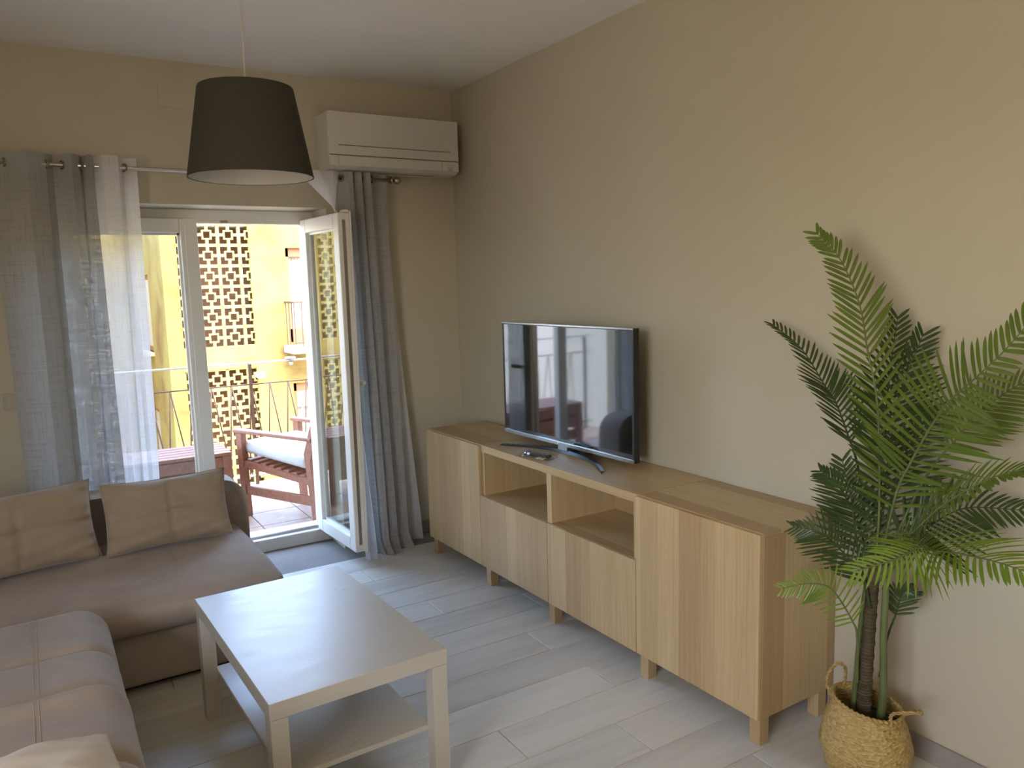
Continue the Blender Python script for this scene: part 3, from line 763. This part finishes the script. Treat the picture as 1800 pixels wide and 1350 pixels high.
rope([(-.055, .092, .245), (-.058, .105, .29), (-.045, .10, .325), (-.02, .088, .345), (.0, .08, .325), (.012, .088, .285), (.015, .098, .25)], bk)
rope([(-.03, -.098, .225), (-.03, -.098, .262), (-.005, -.118, .27), (.035, -.15, .272), (.05, -.125, .262), (.045, -.09, .235)], bk)
obj('plastic_pot', lathe(bmesh.new(), [(.0001, .01), (.078, .01), (.088, .185), (.083, .185), (.08, .17), (.0001, .17)], 28), 'black_plastic', bk, smooth=True)

pr = (BX, BY, .168)
pm = thing('palm', 'tall artificial areca palm with feathery green fronds in the basket', 'plant', pr)
PL = lambda p: (p[0]-pr[0], p[1]-pr[1], p[2]-pr[2])
obj('soil', lathe(bmesh.new(), [(.0001, .012), (.04, .010), (.079, .004), (.079, .0021), (.0001, .0021)], 24), 'soil', pm, smooth=True)
def ringed(pts, r, r1, mat):
    P = catmull([PL(p) for p in pts], 60); bm = bmesh.new(); L = len(P)
    for i in range(0, L-1):
        k_ = i/(L-1); rad = (r+(r1-r)*k_)*(1+.10*((i % 4) == 0))
        P2 = [P[i], P[i+1]]; tube(bm, P2, rad, 10)
    return bm
obj('trunk', ringed([(-.24, -.277, .172), (-.24, -.280, .30), (-.24, -.286, .46), (-.24, -.294, .62), (-.24, -.30, .70)], .022, .015, 'trunk_brown'), 'trunk_brown', pm, smooth=True)
obj('stem', T([PL(p) for p in catmull([(-.225, -.322, .172), (-.23, -.333, .30), (-.235, -.331, .50), (-.235, -.333, .62), (-.235, -.325, .70)], 20)], .0125, 10, r1=.009), 'stem_green', pm, smooth=True)
obj('stem', T([PL(p) for p in catmull([(-.25, -.245, .172), (-.25, -.254, .30), (-.25, -.262, .46), (-.245, -.272, .60), (-.24, -.285, .69)], 20)], .009, 10, r1=.006), 'stem_green', pm, smooth=True)

FR_ = {
'tall': ([(-.25,-.301,.666),(-.24,-.306,.859),(-.24,-.291,1.164),(-.25,-.257,1.346),(-.26,-.233,1.478),(-.28,-.179,1.609),(-.30,-.115,1.685)], 'leaf_green', .24, 30, .135, .015, (-.5,-.8,.1), 1.15, .1),
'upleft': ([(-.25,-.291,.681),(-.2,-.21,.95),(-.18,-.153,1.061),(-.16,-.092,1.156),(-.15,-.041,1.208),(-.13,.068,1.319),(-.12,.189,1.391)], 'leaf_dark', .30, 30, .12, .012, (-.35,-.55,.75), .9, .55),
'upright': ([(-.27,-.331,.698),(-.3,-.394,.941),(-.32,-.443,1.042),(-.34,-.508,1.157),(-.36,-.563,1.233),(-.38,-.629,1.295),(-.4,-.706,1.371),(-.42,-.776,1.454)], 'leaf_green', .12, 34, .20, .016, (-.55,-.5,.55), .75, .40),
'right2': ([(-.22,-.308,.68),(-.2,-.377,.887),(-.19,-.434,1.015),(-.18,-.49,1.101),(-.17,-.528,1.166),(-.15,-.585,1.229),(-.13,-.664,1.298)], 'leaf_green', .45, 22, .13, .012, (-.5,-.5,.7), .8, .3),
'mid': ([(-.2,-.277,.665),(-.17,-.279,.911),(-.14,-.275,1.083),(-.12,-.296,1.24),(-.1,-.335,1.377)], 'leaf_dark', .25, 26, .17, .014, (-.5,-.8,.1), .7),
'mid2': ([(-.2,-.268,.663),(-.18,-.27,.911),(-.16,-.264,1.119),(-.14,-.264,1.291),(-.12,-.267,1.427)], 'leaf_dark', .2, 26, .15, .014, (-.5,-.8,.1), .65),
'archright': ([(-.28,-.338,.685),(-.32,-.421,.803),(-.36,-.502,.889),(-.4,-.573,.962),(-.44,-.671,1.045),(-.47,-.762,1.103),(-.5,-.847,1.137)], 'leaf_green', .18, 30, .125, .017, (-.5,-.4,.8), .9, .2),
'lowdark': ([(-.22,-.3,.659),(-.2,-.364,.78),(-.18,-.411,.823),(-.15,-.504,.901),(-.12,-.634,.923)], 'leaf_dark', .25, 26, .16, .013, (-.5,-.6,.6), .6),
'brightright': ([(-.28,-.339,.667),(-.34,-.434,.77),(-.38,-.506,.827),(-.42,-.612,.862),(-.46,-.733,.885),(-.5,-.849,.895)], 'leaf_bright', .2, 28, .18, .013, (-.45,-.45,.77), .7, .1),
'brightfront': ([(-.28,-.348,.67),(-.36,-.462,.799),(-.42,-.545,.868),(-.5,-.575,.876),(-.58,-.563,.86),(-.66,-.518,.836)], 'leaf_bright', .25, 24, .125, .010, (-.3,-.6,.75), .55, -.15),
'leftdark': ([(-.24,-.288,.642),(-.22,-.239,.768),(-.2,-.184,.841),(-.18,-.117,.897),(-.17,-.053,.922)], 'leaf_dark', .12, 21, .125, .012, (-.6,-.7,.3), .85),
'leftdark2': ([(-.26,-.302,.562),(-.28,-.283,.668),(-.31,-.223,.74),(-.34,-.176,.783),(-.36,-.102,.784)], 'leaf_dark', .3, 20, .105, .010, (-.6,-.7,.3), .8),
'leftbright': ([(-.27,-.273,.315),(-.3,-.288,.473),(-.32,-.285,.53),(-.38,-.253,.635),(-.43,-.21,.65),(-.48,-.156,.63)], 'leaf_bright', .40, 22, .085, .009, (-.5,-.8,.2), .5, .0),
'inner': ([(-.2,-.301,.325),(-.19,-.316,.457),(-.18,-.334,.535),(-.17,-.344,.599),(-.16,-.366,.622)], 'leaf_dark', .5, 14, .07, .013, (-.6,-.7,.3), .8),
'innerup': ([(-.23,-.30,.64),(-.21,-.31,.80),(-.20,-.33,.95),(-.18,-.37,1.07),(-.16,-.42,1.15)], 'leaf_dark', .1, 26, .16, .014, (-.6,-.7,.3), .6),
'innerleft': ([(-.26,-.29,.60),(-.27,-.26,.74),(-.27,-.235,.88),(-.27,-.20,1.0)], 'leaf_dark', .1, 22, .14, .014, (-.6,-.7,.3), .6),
}
def frond(key, pts, mat, s0, nl, L, wd, nrm, fwd, fold=.15):
    rn = random.Random(key); n = 120
    P = catmull([PL(p) for p in pts], n); bm = bmesh.new(); nv = Vector(nrm).normalized()
    for i in range(nl):
        s = s0 + (1-s0)*i/(nl-1); idx = min(n, int(s*n)); p = P[idx]
        t = (P[min(idx+1, n)]-P[max(idx-1, 0)]).normalized(); side = t.cross(nv).normalized(); up = side.cross(t).normalized()
        e = (s-s0)/(1-s0)
        ll = L*(.55+.45*math.sin(PI*min(1, e*1.1+.15)))*(1-.45*e**3)
        fw = fwd*(.8+(.9 if fwd < 1 else .25)*e**2)
        for sg in (-1, 1):
            l_ = ll*rn.uniform(.88, 1.08)
            d = (side*sg + t*(fw+rn.uniform(-.08, .08)) + up*(fold+rn.uniform(-.10, .10))).normalized()
            wv = d.cross(up).normalized(); prev = None; m_ = 6
            for k in range(m_+1):
                q = k/m_; w_ = wd*.36*(.25+.75*math.sin(PI*min(1, q*.72+.16)))*(1 if q < 1 else .08)
                if q >= 1: w_ = wd*.04
                bend = Vector((0, 0, -1))*l_*.16*q*q + t*l_*.16*q*q
                c_ = p + d*l_*q + bend
                a_, b_, m2 = c_ + wv*w_, c_ - wv*w_, c_ + up*w_*-.35
                for z in (a_, b_, m2):
                    z.x = min(z.x, -.014-pr[0])
                row = [bm.verts.new(a_), bm.verts.new(m2), bm.verts.new(b_)]
                if prev:
                    bm.faces.new((prev[0], prev[1], row[1], row[0])); bm.faces.new((prev[1], prev[2], row[2], row[1]))
                prev = row
    o = obj('frond', bm, mat, pm, smooth=True)
    obj('rachis', T(P, .0042, 6, r1=.0012), 'stem_green' if mat != 'leaf_dark' else 'leaf_dark', o, smooth=True)
for k_, a in FR_.items(): frond(k_, *a)

# ------------------------------------------------------------------ own house front around the balcony door
oh = B(-12, OX0-.0, 3.12, 3.2, -6.5, 7.2); bx(oh, OX1, 9, 3.12, 3.2, -6.5, 7.2); bx(oh, OX0, OX1, 3.12, 3.2, OZ, 7.2); bx(oh, OX0, OX1, 3.12, 3.2, -6.5, -.01)  # unseen extent added to shade the far facade and the balcony
struct('wall_outer', oh, 'outer_render')
# ------------------------------------------------------------------ balcony
bf = struct('balcony_floor', B(-3.4, 1.2, 3.2, 4.78, -.18, -.008), 'grout')
tw = .325
tm = {}
for i in range(15):
    for j in range(5):
        xa, ya = -3.4 + i*tw, 3.205 + j*tw
        xb, yb = min(xa+tw-.005, 1.2), min(ya+tw-.005, 4.78)
        if xb-xa < .05 or yb-ya < .05: continue
        key = (round(xb-xa, 3), round(yb-ya, 3))
        if key not in tm:
            o = obj('tile', B(0, key[0], 0, key[1], -.008, 0, b=.0015, seg=1), 'balcony_tile', bf); tm[key] = o.data
        else: o = bpy.data.objects.new('tile', tm[key]); link(o, bf)
        o.location = (xa, ya, 0)
rl = thing('balcony_railing', 'thin metal balcony railing with zigzag bars and pale handrail', 'railing', (-.9, 4.7, 0))
rx = lambda x: x+.9
obj('handrail', T([(rx(-3.4), 0, .982), (rx(1.2), 0, .982)], .008, 8), 'rail_white', rl, smooth=True)
obj('middle_rail', T([(rx(-3.4), 0, .812), (rx(1.2), 0, .812)], .0055, 6), 'rail_metal', rl, smooth=True)
obj('lower_rail', T([(rx(-3.4), 0, .075), (rx(1.2), 0, .075)], .012, 6), 'rail_white', rl, smooth=True)
for x in (-3.3, -2.08, -.862, .36): obj('post', B(rx(x)-.012, rx(x)+.012, -.012, .012, 0, .972), 'rail_metal', rl)
x = -3.2
xs = [-1.46 - .1495*i for i in range(1, 12)][::-1] + [-1.46 + .1495*i for i in range(0, 17)]
for x in xs:
    bm = bmesh.new(); tube(bm, [(rx(x)-.002, 0, .808), (rx(x)-.052, 0, .08)], .0055, 6); tube(bm, [(rx(x)+.002, 0, .808), (rx(x)+.115, 0, .08)], .0055, 6)
    obj('zigzag_bar', bm, 'rail_metal', rl, smooth=True)
cl = thing('clothes_peg_holder', 'small white and blue plastic clamp on the balcony handrail', 'clamp', (-.53, 4.7, .992))
obj('jaw', soft_box(-.045, .035, -.02, .02, .0005, .018, .008, (4, 2, 2)), 'white_lamp', cl, smooth=True)
obj('knob', soft_box(-.015, .012, -.018, .018, -.05, -.024, .01, (2, 2, 2)), 'white_lamp', cl, smooth=True)
obj('clip', soft_box(-.012, .018, -.022, .022, -.022, .0, .006, (2, 2, 2)), 'rubber_grey', cl, smooth=True)

# armchair on the balcony, looking out over the rail
ach = thing('outdoor_armchair', 'red hardwood outdoor armchair with pale seat cushion on the balcony', 'chair', (-.80, 3.72, 0), math.radians(25.5))
# local: +y faces the rail, x across
wch, dch = .56, .64
hw_ = wch/2
for sg in (-1, 1):
    X = sg*(hw_-.025)
    obj('front_leg', prism(bmesh.new(), [(.235, 0), (.275, 0), (.305, .585), (.25, .585)], 0, X-.022, X+.022), 'red_hardwood', ach)
    obj('rear_leg', prism(bmesh.new(), [(-.46, 0), (-.415, 0), (-.36, .50), (-.50, .86), (-.535, .85), (-.41, .45)], 0, X-.020, X+.020), 'red_hardwood', ach)
    obj('armrest', B(X-.032, X+.032, -.44, .325, .585, .61, b=.006), 'red_hardwood', ach)
    obj('side_stretcher', B(X-.014, X+.014, -.42, .26, .155, .215, b=.003), 'red_hardwood', ach)
    obj('seat_rail', prism(bmesh.new(), [(-.40, .29), (.27, .355), (.27, .395), (-.40, .33)], 0, X-.016, X+.016), 'red_hardwood', ach)
for i in range(8):
    yv = -.33 + i*.075; zz = .335 + (yv+.29)*.098
    obj('seat_slat', B(-hw_+.03, hw_-.03, yv, yv+.05, zz, zz+.018, b=.003), 'red_hardwood', ach)
for i in range(6):
    z0 = .44+i*.067; yv = -.365-(z0-.44)*.38
    obj('back_slat', B(-hw_+.04, hw_-.04, yv-.03, yv-.012, z0, z0+.045, b=.003), 'red_hardwood', ach)
obj('cross_stretcher', B(-hw_+.03, hw_-.03, -.43, -.40, .165, .205, b=.003), 'red_hardwood', ach)
oc = tag(obj('seat_cushion', soft_box(-.245, .245, -.34, .28, .0, .085, .035, (12, 12, 3), lambda q: Vector((q.x, q.y, q.z+q.y*.098+.008*math.sin(q.x*9)*math.cos(q.y*8)*(q.z > .03)))), 'outdoor_cushion', loc=(-.80, 3.72, .414), rot=(0, 0, math.radians(25.5)), smooth=True), 'pale cushion lying on the seat of the balcony armchair', 'cushion')

# slatted bench on the balcony
bn = thing('slatted_bench', 'low red hardwood slatted bench standing left of the balcony armchair', 'bench', (-1.80, 3.86, 0))
hx, hy = .54, .205
for i in range(5): obj('top_slat', B(-hx, hx, -hy+i*.084, -hy+i*.084+.072, .478, .5, b=.003), 'red_hardwood', bn)
for sx in (-1, 1):
    for sy in (-1, 1): obj('leg', B(sx*(hx-.03)-.03, sx*(hx-.03)+.03, sy*(hy-.025)-.022, sy*(hy-.025)+.022, 0, .478, b=.003), 'red_hardwood', bn)
for sy in (-1, 1):
    for z0, z1 in ((.395, .47), (.285, .375), (.175, .265)): obj('front_board', B(-hx+.06, hx-.06, sy*(hy-.02)-.008, sy*(hy-.02)+.008, z0, z1, b=.002), 'red_hardwood', bn)
for sx in (-1, 1):
    for z0, z1 in ((.42, .47), (.34, .39), (.26, .31)): obj('end_rail', B(sx*(hx-.03)-.01, sx*(hx-.03)+.01, -hy+.045, hy-.045, z0, z1, b=.002), 'red_hardwood', bn)

# ------------------------------------------------------------------ house across the street
FY = 16.0
bd = thing('apartment_house', 'yellow rendered apartment house across the street with pierced block screens', 'building', (1.9, FY, -6.5))
bl = lambda x, y_, z: (x-1.9, y_-FY, z+6.5)
def lb(x0, x1, y0, y1, z0, z1, b=0., bm=None):
    return bx(bm if bm is not None else bmesh.new(), x0-1.9, x1-1.9, y0-FY, y1-FY, z0+6.5, z1+6.5, b=b)
TOPZ = 3.9
S0, S1 = .43, 1.945        # screen x-range
U = .438
wl = bmesh.new(); wl2 = bmesh.new()
lb(.15, S0, FY, FY+.3, -6.5, TOPZ, bm=wl)
uz0 = .31; uz1 = uz0+U*8; lz1 = -.155; lz0 = lz1-U*8
lb(S0, S1, FY, FY+.3, uz1, TOPZ, bm=wl); lb(S0, S1, FY, FY+.3, lz1, uz0, bm=wl); lb(S0, S1, FY, FY+.3, -6.5, lz0, bm=wl)
# windows in the right part
WX0, WX1 = 2.72, 3.72
lb(S1, WX0, FY, FY+.3, -6.5, TOPZ, bm=wl)
lb(WX1, 30.0, FY, FY+.3, -6.5, TOPZ, bm=wl)
for z0, z1 in ((2.44, TOPZ), (-.60, .33), (-6.5, -2.72)): lb(WX0, WX1, FY, FY+.3, z0, z1, bm=wl)
lb(.15, 9.0, FY+.3, FY+4.0, TOPZ-.3, TOPZ, bm=wl); lb(8.7, 9.0, FY+.3, FY+5, -6.5, TOPZ, bm=wl); 
# side wall of the projecting stair tower, with its own window
lb(.15, .45, FY+.3, FY+2.2, -6.5, TOPZ, bm=wl); lb(.15, .45, FY+3.2, FY+6, -6.5, TOPZ, bm=wl)
for z0, z1 in ((1.95, TOPZ), (-1.2, .15), (-6.5, -3.0)): lb(.15, .45, FY+2.2, FY+3.2, z0, z1, bm=wl)
lb(-9, .15, FY+5.7, FY+6, -6.5, TOPZ, bm=wl)
obj('wall', wl, 'yellow_render', bd)
rm = bmesh.new(); lb(.46, 2.3, FY+1.3, FY+1.4, -6.4, TOPZ-.4, bm=rm); lb(.46, 8.6, FY+4.1, FY+4.2, -6.4, TOPZ-.4, bm=rm)
obj('stair_hall', rm, 'inside_dark', bd)
# stair landings seen through the screen
for z in (-2.9, .05, 3.0): obj('landing', lb(.46, 2.4, FY+.3, FY+1.3, z-.1, z+.08), 'sill_stone', bd)
# pierced block: square hole in the middle and four L-shaped holes at the corners
T_ = .030/.4275*U
def block_mesh(x0, x1):
    """solid bars of one pierced block between x0 and x1 (block runs 0..U)"""
    bm = bmesh.new(); s = U
    # coordinates of holes (fractions): built as the union of bars
    e = .0375*s; a, b_ = .345*s, .655*s; g = .075*s
    bars = [(0, s, 0, e*2), (0, s, s-e*2, s), (0, e*2, 0, s), (s-e*2, s, 0, s)]
    bars += [(a-g, b_+g, a-g, a), (a-g, b_+g, b_, b_+g), (a-g, a, a, b_), (b_, b_+g, a, b_)]
    m0, m1 = .5*s-.07*s, .5*s+.07*s
    bars += [(m0, m1, e*2, a-g), (m0, m1, b_+g, s-e*2), (e*2, a-g, m0, m1), (b_+g, s-e*2, m0, m1)]
    for q in bars:
        c0, c1 = max(q[0], x0), min(q[1], x1)
        if c1-c0 > .002: bx(bm, c0, c1, 0, .09, q[2], q[3])
    return bm
cache_b = {}
def blocks(zbase, rows):
    for i in range(4):
        xa = S0 + i*U
        lo, hi = 0, min(U, S1-xa)
        for j in range(rows):
            key = round(hi, 3)
            if key not in cache_b:
                o = obj('breeze_block', block_mesh(lo, hi), 'yellow_block', bd); cache_b[key] = o.data
            else: o = bpy.data.objects.new('breeze_block', cache_b[key]); link(o, bd)
            o.location = bl(xa, FY+.02, zbase+j*U)
blocks(uz0, 8); blocks(lz0, 8)
# the facing wing further left, with its own pierced screen
V1 = -6.78; V0 = V1 - U*3
lb(-8.3, V0, FY, FY+.3, -6.5, TOPZ, bm=wl2); obj('white_wing', lb(-34.0, -8.32, FY-.2, FY+.3, -6.5, TOPZ), 'pale_render', bd); lb(V1, -3.0, FY, FY+.3, -6.5, TOPZ, bm=wl2); lb(-3.3, -3.0, FY+.3, FY+6, -6.5, TOPZ, bm=wl2)
lb(V0, V1, FY, FY+.3, uz1, TOPZ, bm=wl2); lb(V0, V1, FY, FY+.3, lz1, uz0, bm=wl2); lb(V0, V1, FY, FY+.3, -6.5, lz0, bm=wl2)
lb(V0, V1, FY+1.3, FY+1.4, -6.5, TOPZ, bm=wl2)
obj('wing_wall', wl2, 'yellow_render', bd)
for zb2 in (uz0, lz0):
    for i in range(3):
        for j in range(8):
            o = bpy.data.objects.new('breeze_block', cache_b[round(U, 3)]); link(o, bd); o.location = bl(V0+i*U, FY+.02, zb2+j*U)
# french window with small balcony
def far_window(x0, x1, z0, z1, blind):
    fr_ = obj('window', lb(x0, x0+.09, FY+.10, FY+.2, z0, z1, bm=lb(x1-.09, x1, FY+.10, FY+.2, z0, z1, bm=lb(x0, x1, FY+.1, FY+.2, z1-.19, z1, bm=lb(x0, x1, FY+.1, FY+.2, z0, z0+.3)))), 'brown_frame', bd)
    obj('curtain', grid(lambda a, b_: bl(x0+.09+(x1-x0-.18)*a, FY+.26+.012*math.sin(a*70), z0+.3+(z1-z0-.49)*b_), 60, 2), 'lace_curtain', fr_, smooth=True)
    if blind:
        obj('roller_blind', lb(x0+.09, x1-.09, FY+.15, FY+.19, z1-.19-.38, z1-.19), 'roller_blind', fr_)
        gb = bmesh.new()
        for i in range(1, 6): lb(x0+.09+(x1-x0-.18)*i/6-.01, x0+.09+(x1-x0-.18)*i/6+.01, FY+.14, FY+.16, z0+.3, z1-.57, bm=gb)
        for i in range(1, 9): lb(x0+.09, x1-.09, FY+.14, FY+.16, z0+.3+(z1-z0-.87)*i/9-.01, z0+.3+(z1-z0-.87)*i/9+.01, bm=gb)
        obj('lattice', gb, 'white_lamp', fr_)
    return fr_
far_window(WX0, WX1, .33, 2.44, False); far_window(WX0, WX1, -2.72, -.60, True)
obj('balcony_slab', lb(2.55, 4.0, FY-.75, FY, .12, .28, b=.02), 'sill_stone', bd)
rb_ = obj('balcony_rail', lb(2.62, 3.95, FY-.70, FY-.66, 1.22, 1.26), 'rail_metal', bd); obj('lower_rail', lb(2.62, 3.95, FY-.70, FY-.66, .34, .37), 'rail_metal', rb_); obj('side_rail', lb(2.62, 2.66, FY-.66, FY, 1.22, 1.26), 'rail_metal', rb_)
for i in range(9): obj('baluster', T([bl(2.64+i*.16, FY-.68, .28), bl(2.64+i*.16, FY-.68, 1.24)], .012, 5), 'rail_metal', rb_)
for i in range(3): obj('baluster', T([bl(2.64, FY-.5+i*.22, .28), bl(2.64, FY-.5+i*.22, 1.24)], .012, 5), 'rail_metal', rb_)
sw_ = obj('side_window', lb(.20, .28, FY+2.2, FY+3.2, .15, 1.95), 'brown_frame', bd)
obj('pane', lb(.19, .205, FY+2.32, FY+3.08, .27, 1.83), 'lace_curtain', sw_)
obj('sill', lb(.03, .3, FY+2.1, FY+3.3, .07, .15), 'sill_stone', bd)
sw2 = obj('side_window', lb(.20, .28, FY+2.2, FY+3.2, -3.0, -1.2), 'brown_frame', bd)
obj('pane', lb(.19, .205, FY+2.32, FY+3.08, -2.88, -1.32), 'lace_curtain', sw2)
# floodlight on the far house
flo = obj('floodlight', soft_box(-.06, .12, -.25, -.02, -.07, .08, .05, (3, 3, 3)), 'white_lamp', bd, smooth=True, loc=bl(1.93, FY, -.33))
tag(obj('street_ground', B(-36, 36, 3.3, 40, -6.6, -6.5), 'street'), 'grey street surface below the balcony', 'street', kind='structure')
